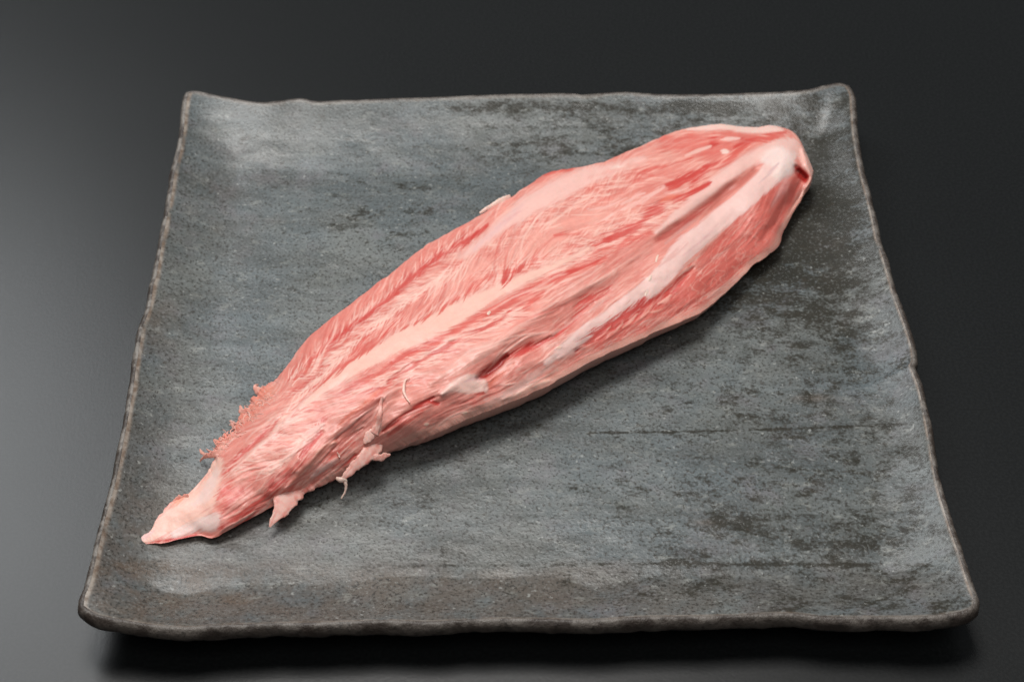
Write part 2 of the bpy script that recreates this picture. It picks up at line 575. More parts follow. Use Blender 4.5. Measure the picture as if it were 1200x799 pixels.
# fibre directions (degrees, anticlockwise) at places on the meat
DIRS = [(175, 625, 30), (200, 605, 35), (230, 590, 35), (245, 560, 50), (262, 575, 35), (270, 600, 30), (300, 590, 30), (330, 600, 45),
        (262, 515, 40), (285, 480, 30), (305, 460, 35), (300, 500, 28), (320, 480, 25), (290, 530, 45), (320, 505, 45), (345, 478, 42), (310, 535, 12),
        (330, 525, 14), (350, 515, 25), (310, 560, 50), (325, 575, 40), (345, 545, 50), (365, 525, 52), (380, 500, 35), (390, 480, 18), (410, 470, 14),
        (430, 455, 18), (400, 520, 40), (425, 492, 42), (445, 470, 45), (370, 560, 40), (400, 545, 40), (440, 515, 35), (335, 445, 68), (350, 425, 70),
        (370, 405, 70), (395, 385, 68), (420, 362, 65), (450, 340, 66), (480, 318, 62), (510, 295, 60), (545, 272, 45), (350, 450, 38), (395, 412, 20), (430, 385, 20), (455, 362, 20), (485, 338, 20), (510, 320, 25),
        (395, 432, 52), (425, 408, 55), (450, 388, 55), (480, 368, 58), (505, 350, 60), (300, 548, 12), (345, 505, 14), (360, 490, 18),
        (520, 330, 62), (525, 350, 55), (545, 335, 70), (560, 325, 45), (570, 300, 75), (590, 310, 80), (595, 285, 65), (620, 300, 60), (620, 270, 50),
        (640, 290, 40), (560, 290, 55), (600, 250, 38), (650, 220, 28), (660, 270, 12), (680, 260, 18), (700, 250, 15), (680, 235, 30), (720, 230, 22),
        (740, 215, 28), (700, 215, 62), (735, 205, 65), (760, 190, 15), (790, 175, 15), (820, 165, 12), (780, 200, 22), (750, 245, 18), (740, 270, 24),
        (770, 245, 24), (800, 225, 28), (830, 205, 30), (700, 290, 25), (660, 310, 24), (620, 335, 24), (580, 365, 26), (540, 385, 18), (500, 405, 14),
        (470, 425, 30), (560, 400, 14), (590, 385, 18), (530, 415, 14), (500, 430, 10), (520, 440, 22), (490, 450, 15), (470, 475, 20), (550, 425, 30),
        (600, 395, 34), (620, 380, 22), (640, 365, 26), (660, 350, 34), (690, 330, 36), (720, 310, 34), (750, 290, 34), (650, 385, 38), (680, 370, 38),
        (700, 355, 40), (620, 410, 36), (590, 435, 36), (570, 460, 25), (620, 440, 28), (660, 425, 30), (720, 370, 37), (770, 330, 40), (820, 275, 40),
        (870, 235, 40), (910, 200, 40), (840, 215, 38), (880, 190, 36), (720, 385, 34), (760, 365, 44), (800, 335, 46), (840, 310, 48), (880, 270, 55),
        (900, 240, 60), (920, 225, 62), (870, 300, 35), (820, 355, 30), (760, 385, 28), (700, 410, 26), (640, 445, 25), (560, 480, 22), (500, 505, 22),
        (480, 500, 35), (460, 510, 35), (900, 152, 0), (850, 150, 5), (935, 180, -60)]
D = np.array(DIRS, float)
sx, sy = np.meshgrid(np.arange(X0, X1 + 8, 8), np.arange(Y0, Y1 + 8, 8))
d2 = (sx[..., None] - D[:, 0]) ** 2 + (sy[..., None] - D[:, 1]) ** 2 + 30
wt = 1 / d2 ** 2.4
c2 = (wt * np.cos(2 * np.radians(D[:, 2]))).sum(-1) / wt.sum(-1)
s2 = (wt * np.sin(2 * np.radians(D[:, 2]))).sum(-1) / wt.sum(-1)
c2 = bilinear(c2, (cx - X0) / 8, (cy - Y0) / 8)
s2 = bilinear(s2, (cx - X0) / 8, (cy - Y0) / 8)
th = 0.5 * np.arctan2(s2, c2)
th = th + 0.22 * fbm(cx / 16, cy / 16, 71, 3)      # wavy strands
dirx, diry = np.cos(th), -np.sin(th)
rng = np.random.default_rng(4)


def lic(noise, steps, h):
    acc = noise.copy()
    for sgn in (1, -1):
        qx, qy = np.meshgrid(np.arange(CW, dtype=float), np.arange(CH, dtype=float))
        for i in range(steps):
            ix = np.clip(qx, 0, CW - 1).astype(int)
            iy = np.clip(qy, 0, CH - 1).astype(int)
            qx += sgn * h * dirx[iy, ix]
            qy += sgn * h * diry[iy, ix]
            ix = np.clip(qx, 0, CW - 1).astype(int)
            iy = np.clip(qy, 0, CH - 1).astype(int)
            acc += noise[iy, ix] * (1 - (i + 1) / (steps + 1))
    acc -= acc.mean()
    return acc / acc.std()


noise0 = blur(rng.standard_normal((CH, CW)), 0.8)
fib = blur(lic(noise0, 14, 1.5), 0.45)
fib /= fib.std()
noise1 = blur(rng.standard_normal((CH, CW)), 2.4)
fib2 = lic(noise1, 20, 2.2)
# sparse pale strands: thin maxima of the first noise
strand = smooth(0.7, 1.9, fib)
grain = fbm(cx / 3.0, cy / 3.0, 77, 3)
lump = fbm(cx / 40, cy / 30, 79, 4)

PK = (0.690, 0.260, 0.212)
PL = (0.780, 0.405, 0.340)
FAT = (0.850, 0.575, 0.485)
WH = (0.820, 0.640, 0.585)
LV = (0.760, 0.520, 0.500)
RED = (0.600, 0.085, 0.068)
DR = (0.400, 0.035, 0.026)
OR = (0.730, 0.215, 0.140)
BR = (0.610, 0.245, 0.200)
SAL = (0.670, 0.165, 0.130)

pig = np.empty((CH, CW, 3))
pig[:] = PK
f1 = np.clip(0.46 + 0.15 * fib + 0.12 * fib2 + 0.55 * lump, 0, 1)
pig = pig * (1 - 0.80 * f1[..., None]) + np.array(PL) * 0.80 * f1[..., None]
relief = np.zeros((CH, CW))                   # millimetres
fatness = np.zeros((CH, CW))                  # 1 on smooth fascia, no fibres there
part = np.zeros((CH, CW), np.int8)


REDS, PALES = [], []


def seg_dist(P, margin):
    """Distance to a polyline with per-point width (third column); returns window, distance, width."""
    P = np.asarray(P, float)
    q = catmull(P, max(8, 6 * len(P)))
    lo = q[:, :2].min(0) - margin
    hi = q[:, :2].max(0) + margin
    a0, a1 = max(0, int((lo[0] - X0) * RES)), min(CW, int((hi[0] - X0) * RES))
    b0, b1 = max(0, int((lo[1] - Y0) * RES)), min(CH, int((hi[1] - Y0) * RES))
    sl = (slice(b0, b1), slice(a0, a1))
    X, Y = cx[sl], cy[sl]
    best = np.full(X.shape, 1e9)
    wid = np.zeros(X.shape)
    for a, b in zip(q[:-1], q[1:]):
        ab = b[:2] - a[:2]
        t = np.clip(((X - a[0]) * ab[0] + (Y - a[1]) * ab[1]) / (ab @ ab + 1e-9), 0, 1)
        d = np.hypot(X - a[0] - t * ab[0], Y - a[1] - t * ab[1])
        ww = a[2] + (b[2] - a[2]) * t
        rel = d - 0.5 * ww
        m = rel < best
        best = np.where(m, rel, best)
        wid = np.where(m, ww, wid)
    return sl, best + 0.5 * wid, wid


def widths(pts, w):
    pts = np.asarray(pts, float)
    if pts.shape[1] == 3:
        return pts
    n = len(pts)
    tp = np.full(n, float(w))
    if n > 1:
        tp[0] *= 0.35
        tp[-1] *= 0.35
    return np.column_stack([pts, tp])


def paint(pts, w, color, op=0.9, soft=None, rag=1.0, fat=None, lab=None, mm=0.0, replay=False):
    rag = 0.75 * rag
    if color in (RED, DR, SAL) and 0 < w <= 9 and not replay:
        REDS.append((pts, w * 0.9, color, op * 0.88, soft, rag * 1.4))
    elif 0 < w <= 4.6 and not replay and color[1] > 0.38:
        PALES.append((pts, w, color, op * 0.8, soft, rag))
    op = min(0.97, op * 1.1)
    P = widths(pts, w)
    wm = P[:, 2].max()
    soft = soft if soft is not None else 0.5 * wm + 1.0
    sl, d, wid = seg_dist(P, wm + soft + 4 * rag + 4)
    edge_ = d - 0.5 * wid + rag * (1.3 * fib[sl] + 0.9 * fib2[sl])
    al = op * smooth(soft * 0.5, -soft * 0.5, edge_)
    pig[sl] += al[..., None] * (np.array(color) - pig[sl])
    if fat is not None:
        fatness[sl] += al * (fat - fatness[sl])
    if lab is not None:
        part[sl][(edge_ < 0)] = lab
    if mm:
        bump_(pts, w, mm)


def bump_(pts, w, mm):
    P = widths(pts, w)
    sl, d, wid = seg_dist(P, 2.2 * P[:, 2].max() + 6)
    relief[sl] += mm * np.exp(-(d / (0.55 * wid + 0.8)) ** 2)


# separate fibres that follow the grain


def feather(spine, ang, length, n, seed, spread=6.0):
    strong = 1.0 if spine in (SP_M, SP_G, SP_R, SP_1, SP_2) else 0.25 if spine in (SP_F, SP_E) else 0.45
    """Barbs that leave a seam at a given angle (degrees, anticlockwise from the right)."""
    g = np.random.default_rng(seed)
    q = catmull(spine, 200)
    q = q[g.integers(0, 200, n)] + g.normal(0, 2.2 if spine not in (SP_B, SP_T, SP_F) else 6.0, (n, 2))
    return q, np.radians(ang + g.normal(0, spread, n)), length * g.uniform(0.45, 1.15, n), g.normal(0, 0.22, n), strong * g.uniform(0.45, 1.1, n)


def splat(sets, sigma):
    acc = np.zeros(CH * CW)
    for q, a0_, L_, bend_, amp_ in sets:
        qx, qy = (q[:, 0] - X0) * RES, (q[:, 1] - Y0) * RES
        L_ = L_ * RES
        for i in range(int(L_.max() / 0.5)):
            f = i * 0.5 / L_
            a_ = a0_ + bend_ * (f - 0.3) + 0.25 * np.sin(3 * f + 9 * amp_)
            qx = qx + 0.5 * np.cos(a_)
            qy = qy - 0.5 * np.sin(a_)
            ok = (f < 1) & (qx > 1) & (qx < CW - 3) & (qy > 1) & (qy < CH - 3)
            ix, iy = np.clip(qx, 1, CW - 3).astype(int), np.clip(qy, 1, CH - 3).astype(int)
            fx, fy = qx - ix, qy - iy
            wgt = amp_ * ok * np.clip(1 - f, 0, 1) ** 0.5
            for ddx, ddy, ww in ((0, 0, (1 - fx) * (1 - fy)), (1, 0, fx * (1 - fy)), (0, 1, (1 - fx) * fy), (1, 1, fx * fy)):
                np.add.at(acc, (iy + ddy) * CW + ix + ddx, ww * wgt)
    return 1 - np.exp(-blur(acc.reshape(CH, CW), sigma) * sigma * 3.0)


def fibres(n, lmin, lmax, seed, spread, sigma):
    g = np.random.default_rng(seed)
    ids_ = g.integers(0, NS_OK, n)
    qx, qy = ok_x[ids_] + g.uniform(0, 1, n), ok_y[ids_] + g.uniform(0, 1, n)
    L = g.uniform(lmin, lmax, n) * RES
    off = g.normal(0, spread, n)
    bend = g.normal(0, 0.5, n)
    amp = g.uniform(0.35, 1.0, n)
    sgn = np.where(g.uniform(0, 1, n) < 0.5, -1.0, 1.0)
    acc = np.zeros(CH * CW)
    m = int(lmax * RES / 0.5)
    for i in range(m):
        f = i * 0.5 / L
        live = f < 1
        ix, iy = np.clip(qx, 0, CW - 2).astype(int), np.clip(qy, 0, CH - 2).astype(int)
        a_ = th[iy, ix] + off + bend * (f - 0.5)
        qx = qx + 0.5 * sgn * np.cos(a_)
        qy = qy - 0.5 * sgn * np.sin(a_)
        wgt = amp * np.sin(np.pi * np.clip(f, 0, 1)) ** 0.6 * live
        fx, fy = np.clip(qx - ix, 0, 1), np.clip(qy - iy, 0, 1)
        for ddx, ddy, ww in ((0, 0, (1 - fx) * (1 - fy)), (1, 0, fx * (1 - fy)), (0, 1, (1 - fx) * fy), (1, 1, fx * fy)):
            np.add.at(acc, (iy + ddy) * CW + ix + ddx, ww * wgt)
    A = blur(acc.reshape(CH, CW), sigma) * sigma * 2.6
    return 1 - np.exp(-A)


poly = np.concatenate([MEAT_OUT[:, :2], MEAT_OUT[::-1, 2:4]])
inside = np.zeros((CH, CW), bool)
for (xa, ya), (xb, yb) in zip(poly, np.roll(poly, -1, 0)):
    if ya != yb:
        cr = ((ya > cy) != (yb > cy)) & (cx < (xb - xa) * (cy - ya) / (yb - ya) + xa)
        inside ^= cr
ok_y, ok_x = np.nonzero(inside)
NS_OK = len(ok_x)
F_RED2 = fibres(700, 12, 36, 201, 0.08, 1.5)
F_RED = fibres(1500, 10, 34, 202, 0.10, 0.75)
F_PALE2 = fibres(1000, 14, 44, 203, 0.10, 1.5)
F_PALE = fibres(2400, 10, 38, 204, 0.12, 0.75)
F_LATE = fibres(1500, 10, 30, 205, 0.12, 0.7)
F_LATE2 = fibres(900, 8, 26, 206, 0.12, 0.7)
F_LONG = fibres(90, 45, 120, 207, 0.05, 1.5)
F_LONG2 = fibres(90, 40, 110, 208, 0.05, 1.7)
patch = smooth(-0.30, 0.30, fbm(cx / 34, cy / 26, 211, 3))
for A_m, col_m, op_m, mm_m in ((F_RED2, (0.66, 0.20, 0.16), 0.50, -0.14), (F_PALE2, (0.84, 0.50, 0.42), 0.50, 0.10), (F_RED, (0.62, 0.16, 0.125), 0.50, -0.12),
                               (F_PALE, (0.87, 0.58, 0.49), 0.60, 0.12)):
    A_m = A_m * (0.25 + 0.65 * patch)
    pig += (op_m * A_m)[..., None] * (np.array(col_m) - pig)
    relief += 0.5 * mm_m * A_m


# broad zones -------------------------------------------------------------
paint([(700, 405, 14), (760, 372, 30), (820, 335, 44), (870, 285, 52), (905, 235, 44), (930, 205, 20)], 0, SAL, 0.72, 10, 1.0)
paint([(590, 425, 16), (630, 395, 34), (680, 350, 40), (735, 300, 34), (780, 268, 16)], 0, BR, 0.42, 22, 1.5)  # shaded side of the ridge, its shade put into the colour
paint([(430, 500, 30), (470, 480, 40), (520, 455, 30)], 0, (0.72, 0.33, 0.27), 0.6, 18, 1.5)
paint([(335, 440, 10), (390, 385, 22), (450, 338, 26), (510, 295, 24), (555, 262, 12)], 0, (0.715, 0.265, 0.215), 0.65, 8, 1.0)
paint([(250, 520, 12), (285, 480, 22), (315, 458, 14)], 0, (0.790, 0.310, 0.215), 0.6, 10, 1.5)
paint([(780, 165, 16), (820, 170, 26), (860, 165, 20), (900, 160, 6)], 0, SAL, 0.6, 14, 1.5)
paint([(600, 300, 40), (640, 285, 50), (700, 262, 46), (750, 240, 20)], 0, (0.79, 0.42, 0.35), 0.6, 20, 2.0)
paint([(470, 352, 14), (510, 325, 30), (560, 300, 40), (600, 290, 30)], 0, PL, 0.55, 16, 2.5)
paint([(480, 430, 14), (530, 420, 26), (580, 395, 22), (610, 378, 10)], 0, PL, 0.75, 12, 2.0)
paint([(268, 560, 10), (300, 545, 26), (335, 515, 30), (365, 480, 22)], 0, (0.80, 0.40, 0.33), 0.6, 14, 2.0)

# tip cap ------------------------------------------------------------------
paint([(164, 634, 6), (185, 622, 20), (210, 606, 34), (232, 592, 36), (248, 566, 22), (256, 540, 9)], 0, FAT, 0.95, 6, 1.2, fat=1, lab=4)
paint([(205, 626, 10), (232, 615, 14), (246, 612, 20), (254, 606, 12)], 0, (0.83, 0.66, 0.61), 0.9, 6, 0.8, fat=1, lab=4)
paint([(228, 592), (244, 574), (254, 552)], 14, WH, 0.8, 8, 0.8, fat=1)
paint([(163, 634), (171, 627), (180, 622)], 7, LV, 0.7, 3, 0.4, fat=1)
paint([(200, 595), (210, 586), (216, 582)], 6, (0.86, 0.40, 0.28), 0.8, 3, 0.5)
paint([(226, 606), (240, 598), (252, 592)], 2, (0.72, 0.38, 0.33), 0.6, 2, 0.5)
paint([(182, 634), (210, 631), (230, 626)], 3, RED, 0.7, 2, 0.3)
paint([(256, 583), (264, 573), (272, 563)], 8, SAL, 0.75, 6, 2)
paint([(262, 618), (276, 608), (292, 596), (306, 586)], 10, SAL, 0.75, 8, 2)
paint([(258, 606), (268, 590), (285, 574)], 5, RED, 0.4, 5, 1.5)

# band A (the long pale seam), band B, band C, ridge D ---------------------
A_ = [(352, 478, 6), (378, 455, 13), (405, 436, 17), (440, 417, 20), (470, 400, 24), (505, 382, 28), (535, 367, 26), (560, 353, 20), (607, 330, 14),
      (643, 315, 9), (690, 292, 4)]
B_ = [(540, 302, 5), (560, 287, 9), (579, 271, 13), (603, 253, 20), (626, 237, 24), (657, 221, 26), (690, 206, 22), (720, 197, 14), (755, 187, 6)]
C_ = [(640, 425, 6), (676, 398, 18), (707, 378, 21), (738, 356, 22), (769, 331, 23), (801, 293, 25), (825, 273, 25), (856, 247, 24), (879, 227, 24),
      (900, 207, 26), (916, 188, 26), (928, 172, 18)]
D_ = [(770, 272, 5), (798, 249, 12), (828, 225, 15), (859, 200, 16), (885, 184, 17), (912, 172, 18), (930, 170, 14)]
paint(A_, 0, FAT, 0.97, 5, 1.1, fat=1, lab=1, mm=0.9)
paint(B_, 0, (0.83, 0.56, 0.50), 0.92, 9, 1.1, fat=1, lab=2, mm=0.7)
paint(C_, 0, (0.82, 0.61, 0.56), 0.97, 4, 0.7, fat=1, lab=3, mm=1.0)
paint(D_, 0, (0.81, 0.56, 0.50), 0.92, 6, 0.8, fat=1, lab=3, mm=1.0)
paint([(895, 186, 10), (912, 184, 24), (922, 196, 20), (912, 205, 14)], 0, (0.84, 0.70, 0.65), 0.85, 8, 0.6, fat=1, mm=0.8)
paint([(935, 168), (940, 180), (948, 195), (950, 212)], 11, (0.83, 0.53, 0.46), 0.9, 5, 0.6, fat=1)
paint([(924, 208), (918, 220), (905, 240)], 9, (0.72, 0.42, 0.39), 0.6, 8, 0.8)  # shade around the hollow, painted as dull lavender
paint([(556, 292), (575, 275), (596, 256), (612, 241)], 6, LV, 0.65, 5, 0.6, fat=0.7)
paint([(717, 198), (725, 196), (733, 195)], 5, (0.86, 0.70, 0.63), 0.8, 3, 0.5, fat=1)
paint([(690, 208), (740, 194), (780, 186), (806, 181)], 5, PL, 0.55, 5, 1.0)
# pale lines within the fat
paint([(800, 300), (822, 282), (842, 262)], 2, LV, 0.5, 2, 0.4)
paint([(772, 312), (792, 296), (806, 284)], 3.5, (0.66, 0.38, 0.34), 0.5, 3, 0.7)
paint([(890, 215), (902, 203), (912, 192)], 3, (0.63, 0.47, 0.46), 0.55, 3, 0.4)
paint([(780, 285), (800, 268), (820, 254)], 3, (0.63, 0.40, 0.36), 0.5, 3, 0.7)

# top fat edge
paint([(806, 152, 3), (830, 149, 8), (850, 147, 10), (880, 152, 9), (908, 151, 9), (916, 153, 4)], 0, (0.84, 0.62, 0.55), 0.95, 4, 0.6, fat=1, lab=5, mm=0.5)

# red seams and grooves ----------------------------------------------------
GRO = -0.9
paint([(361, 425), (385, 404), (405, 388), (430, 370), (450, 354), (474, 333), (502, 310), (521, 297), (549, 279), (572, 265)], 7, RED, 0.92, 6, 1.1, mm=GRO)
paint([(470, 337), (500, 312), (522, 297), (545, 281)], 3, (0.52, 0.06, 0.045), 0.6, 3, 0.8)
paint([(345, 443), (361, 426), (378, 410)], 8, SAL, 0.7, 7, 2.0)
paint([(367, 458), (386, 441), (403, 428), (430, 408), (452, 392), (470, 374)], 4.5, SAL, 0.8, 4, 1.4, mm=-0.5)
paint([(405, 426), (418, 410), (430, 396), (440, 386)], 5, SAL, 0.7, 4, 1.4)
paint([(449, 393), (458, 380), (470, 366)], 3, RED, 0.6, 3, 1.2)
paint([(470, 385), (500, 372), (525, 356), (540, 348)], 4, SAL, 0.75, 4, 1.4, mm=-0.4)
paint([(535, 350), (552, 338), (570, 326), (590, 318)], 5, SAL, 0.65, 5, 1.8)
paint([(590, 331), (600, 319), (614, 313)], 8, RED, 0.8, 6, 2.0)
paint([(612, 314), (625, 306), (640, 300)], 4, SAL, 0.6, 4, 1.5)
paint([(460, 424), (491, 409), (526, 392), (560, 372), (590, 357), (615, 341), (648, 326), (668, 318), (710, 303)], 7, SAL, 0.92, 6, 1.2, mm=-0.6)
paint([(600, 350), (648, 326), (668, 318), (700, 306)], 3, RED, 0.7, 3, 1.0)
paint([(455, 448), (466, 439), (494, 422), (522, 408), (536, 398), (548, 392), (570, 383), (586, 375), (598, 364)], 5.5, RED, 0.88, 4.5, 1.0, mm=-0.9)
paint([(615, 360), (625, 352), (637, 344)], 5, SAL, 0.7, 4, 1.5, mm=-0.4)
paint([(527, 398), (545, 388), (564, 378)], 3.5, PL, 0.6, 3, 1.2)
paint([(404, 459), (420, 451), (440, 441), (462, 431)], 5, SAL, 0.6, 4, 1.6)
paint([(400, 476), (420, 465), (440, 455)], 3, SAL, 0.45, 3, 1.4)
paint([(397, 500), (412, 486), (430, 471), (446, 458), (462, 446)], 5.5, OR, 0.9, 4, 0.9, mm=-0.4)
paint([(396, 514), (412, 502), (429, 487), (447, 471)], 15, BR, 0.75, 10, 1.3, mm=-2.0)  # groove in shade, the shade painted as brown-pink
paint([(390, 527), (405, 516), (425, 502)], 4, (0.48, 0.15, 0.12), 0.6, 4, 1.2, mm=-0.8)
paint([(370, 552), (395, 532), (415, 518)], 5, SAL, 0.6, 5, 1.4)
paint([(449, 505), (463, 495), (477, 485), (494, 474), (508, 466)], 4.5, RED, 0.85, 3.5, 1.1, mm=-1.2)
paint([(455, 508), (475, 495), (495, 481)], 7, SAL, 0.6, 6, 1.5)
paint([(504, 470), (509, 472), (514, 473)], 4, RED, 0.9, 2, 0.3, mm=-0.8)
# lower left seams
paint([(268, 551), (280, 537), (291, 526), (303, 514), (314, 503), (330, 487)], 4, RED, 0.65, 3.5, 0.9, mm=-0.7)
paint([(300, 520), (313, 506), (325, 494)], 8, LV, 0.6, 6, 0.8)
paint([(346, 478), (356, 466), (366, 454)], 4, SAL, 0.65, 4, 1.0)
paint([(270, 552), (295, 531), (319, 508), (344, 482), (364, 462)], 3.2, (0.84, 0.55, 0.48), 0.85, 2.5, 0.6, mm=0.5)
paint([(316, 552), (330, 542), (344, 530), (360, 515), (376, 499)], 3.4, (0.84, 0.54, 0.47), 0.85, 2.5, 0.7, mm=0.5)
paint([(322, 560), (342, 536), (357, 514)], 3, PL, 0.7, 3, 0.7, mm=0.3)
paint([(354, 511), (366, 503), (380, 496)], 6, (0.84, 0.58, 0.51), 0.9, 3, 0.6, fat=0.8, mm=0.6)
paint([(352, 535), (362, 523), (378, 506)], 6, RED, 0.75, 5, 1.4, mm=-0.9)
paint([(318, 572), (328, 562), (345, 556)], 11, RED, 0.65, 8, 1.6, mm=-0.8)
paint([(330, 555), (350, 545), (372, 530)], 5, SAL, 0.6, 5, 1.5)
paint([(335, 572), (350, 556), (362, 544), (378, 525), (392, 518)], 4.5, (0.82, 0.46, 0.37), 0.85, 3, 0.8, mm=0.8)
paint([(366, 558), (376, 550), (394, 538)], 9, (0.78, 0.53, 0.48), 0.85, 5, 0.6, fat=0.8, mm=0.5)
paint([(390, 550), (402, 543), (416, 533)], 6, RED, 0.75, 5, 1.2, mm=-0.7)
paint([(295, 604), (305, 598), (315, 592)], 6, (0.82, 0.52, 0.46), 0.7, 4, 0.8)
paint([(285, 602), (300, 590), (314, 580)], 6, RED, 0.5, 6, 1.3)

# the fold, the white knuckle and the deep slit
paint([(505, 449, 5), (522, 439, 9), (554, 419, 13), (580, 402, 13), (606, 384, 10), (640, 362, 8), (680, 340, 8), (720, 318, 6)], 0, (0.80, 0.47, 0.40), 0.85, 6, 1.1, mm=1.3)
paint([(594, 408, 8), (620, 390, 18), (650, 370, 20), (690, 343, 12)], 0, (0.57, 0.22, 0.175), 0.45, 14, 1.6, mm=-1.2)  # brown painted in for the shade below the fold
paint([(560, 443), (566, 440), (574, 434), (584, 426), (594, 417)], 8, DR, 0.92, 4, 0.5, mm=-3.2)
paint([(594, 418), (612, 410), (630, 403), (646, 395)], 7, RED, 0.85, 5, 1.4, mm=-1.3)
paint([(569, 455), (577, 447), (590, 436), (604, 426)], 7, OR, 0.65, 4, 1.0, mm=-0.6)
paint([(574, 446), (586, 434), (602, 423), (620, 414)], 2.4, PL, 0.8, 1.5, 0.5, mm=0.5)
paint([(648, 396), (658, 386), (669, 377), (682, 366), (696, 355)], 4, RED, 0.8, 3, 0.8, mm=-0.9)
paint([(673, 360), (686, 352), (700, 347), (714, 340)], 8, RED, 0.6, 6, 1.6, mm=-0.7)
paint([(690, 366), (700, 358), (706, 352)], 6, (0.78, 0.52, 0.46), 0.6, 5, 1.2)
paint([(518, 462, 4), (532, 453, 12), (548, 450, 22), (560, 450, 20), (566, 455, 12)], 0, (0.83, 0.60, 0.53), 0.92, 5, 0.25, fat=1, lab=6, mm=2.0)
paint([(545, 447), (556, 443), (564, 445)], 4, LV, 0.6, 3, 0.4, fat=1)
paint([(556, 462), (564, 461), (569, 462)], 3, SAL, 0.7, 2, 0.5)
paint([(545, 472), (556, 471), (564, 468)], 4, SAL, 0.5, 4, 0.8)
paint([(655, 420), (668, 412), (684, 406)], 9, (0.80, 0.56, 0.51), 0.7, 6, 0.8, fat=0.8, mm=0.8)

# right part: deep red beside the seam C, streaks under ridge D
paint([(676, 411, 4), (692, 398, 9), (712, 385, 13), (738, 369, 14), (762, 356, 12), (785, 341, 7), (812, 315, 4)], 0, RED, 0.85, 6, 1.9, mm=-1.3)
paint([(745, 362), (752, 355), (762, 350)], 6, (0.55, 0.08, 0.07), 0.6, 5, 1.2)
for (a, b, c, d) in ((700, 397, 716, 381), (712, 396, 730, 378), (730, 384, 746, 368), (748, 375, 764, 358), (772, 356, 786, 346), (760, 366, 776, 362)):
    paint([(a, b), ((a + c) / 2 + 1, (b + d) / 2 + 1), (c, d)], 2.2, (0.80, 0.42, 0.34), 0.7, 1.6, 0.6, mm=0.3)
paint([(770, 281), (786, 271), (801, 261), (833, 239), (859, 219), (886, 199)], 12, (0.52, 0.185, 0.145), 0.9, 7, 0.6, mm=-1.0)
paint([(772, 280), (790, 269), (812, 254), (834, 238)], 4, (0.50, 0.12, 0.10), 0.75, 4, 0.8)
paint([(848, 228), (866, 214), (884, 200)], 4, (0.60, 0.20, 0.16), 0.6, 4, 0.7)
paint([(698, 288), (712, 280), (725, 274), (747, 264), (763, 250), (776, 243)], 8, RED, 0.85, 6, 1.9, mm=-0.8)
paint([(690, 300), (720, 288), (745, 279), (762, 272)], 5, SAL, 0.7, 5, 1.7)
paint([(700, 296), (714, 292), (722, 290)], 4, OR, 0.6, 4, 1.2)
paint([(785, 219), (800, 212), (815, 206), (829, 198)], 9, RED, 0.75, 6, 1.9, mm=-0.7)
paint([(790, 235), (803, 228), (815, 222), (830, 216)], 7, RED, 0.85, 5, 1.4, mm=-0.9)
paint([(765, 240), (775, 236), (786, 233)], 4, (0.45, 0.14, 0.12), 0.55, 4, 1.4)
paint([(776, 237), (786, 231), (800, 229)], 5, OR, 0.7, 4, 1.5)
paint([(833, 172), (836, 164), (841, 163)], 10, RED, 0.85, 6, 1.2, mm=-0.6)
paint([(845, 192), (860, 182), (879, 167), (900, 162), (918, 157)], 8, SAL, 0.85, 5, 1.2, mm=-0.6)
paint([(860, 172), (872, 167), (884, 165)], 6, RED, 0.7, 4, 1.2)
paint([(826, 196), (838, 194), (846, 188)], 6, RED, 0.6, 5, 1.5)
paint([(846, 177), (850, 178), (854, 179)], 6.5, (0.86, 0.66, 0.59), 0.95, 2.5, 0.5, mm=0.6)
paint([(845, 164), (854, 163), (866, 162)], 4, (0.84, 0.56, 0.50), 0.9, 2, 0.5, mm=0.4)
paint([(804, 183), (818, 177), (832, 172)], 4, (0.82, 0.53, 0.46), 0.85, 2.5, 0.6, mm=0.4)
paint([(756, 199), (780, 195), (800, 190), (812, 184)], 3, SAL, 0.7, 3, 1.2)
paint([(742, 214), (752, 210), (764, 206)], 6, SAL, 0.5, 6, 1.8)
for P_ in ([(700, 262), (720, 250), (745, 238), (772, 222)], [(752, 238), (765, 228), (778, 220)], [(728, 240), (742, 232), (755, 226)],
           [(780, 228), (795, 224), (806, 220)], [(690, 246), (712, 242), (735, 232)]):
    paint(P_, 3.0, (0.83, 0.53, 0.47), 0.75, 2.4, 1.0, mm=0.3)
paint([(650, 276), (664, 275), (678, 273)], 3, SAL, 0.7, 3, 1.0)
paint([(634, 273), (645, 263), (657, 253), (672, 242), (692, 231), (715, 228)], 2.4, (0.84, 0.54, 0.46), 0.85, 1.8, 0.4, mm=0.8)
paint([(622, 274), (640, 257), (660, 243), (690, 224)], 6, (0.72, 0.30, 0.25), 0.55, 5, 1.0)
paint([(664, 236), (680, 226), (700, 216)], 4, SAL, 0.35, 4, 1.2)
paint([(640, 204), (652, 200), (670, 198)], 7, SAL, 0.8, 4, 0.6)
# hollow at the thick end
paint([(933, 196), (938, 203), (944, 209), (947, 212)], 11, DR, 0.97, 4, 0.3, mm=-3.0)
paint([(938, 214), (930, 226), (918, 246), (908, 264)], 7, SAL, 0.45, 7, 0.8, mm=-0.8)
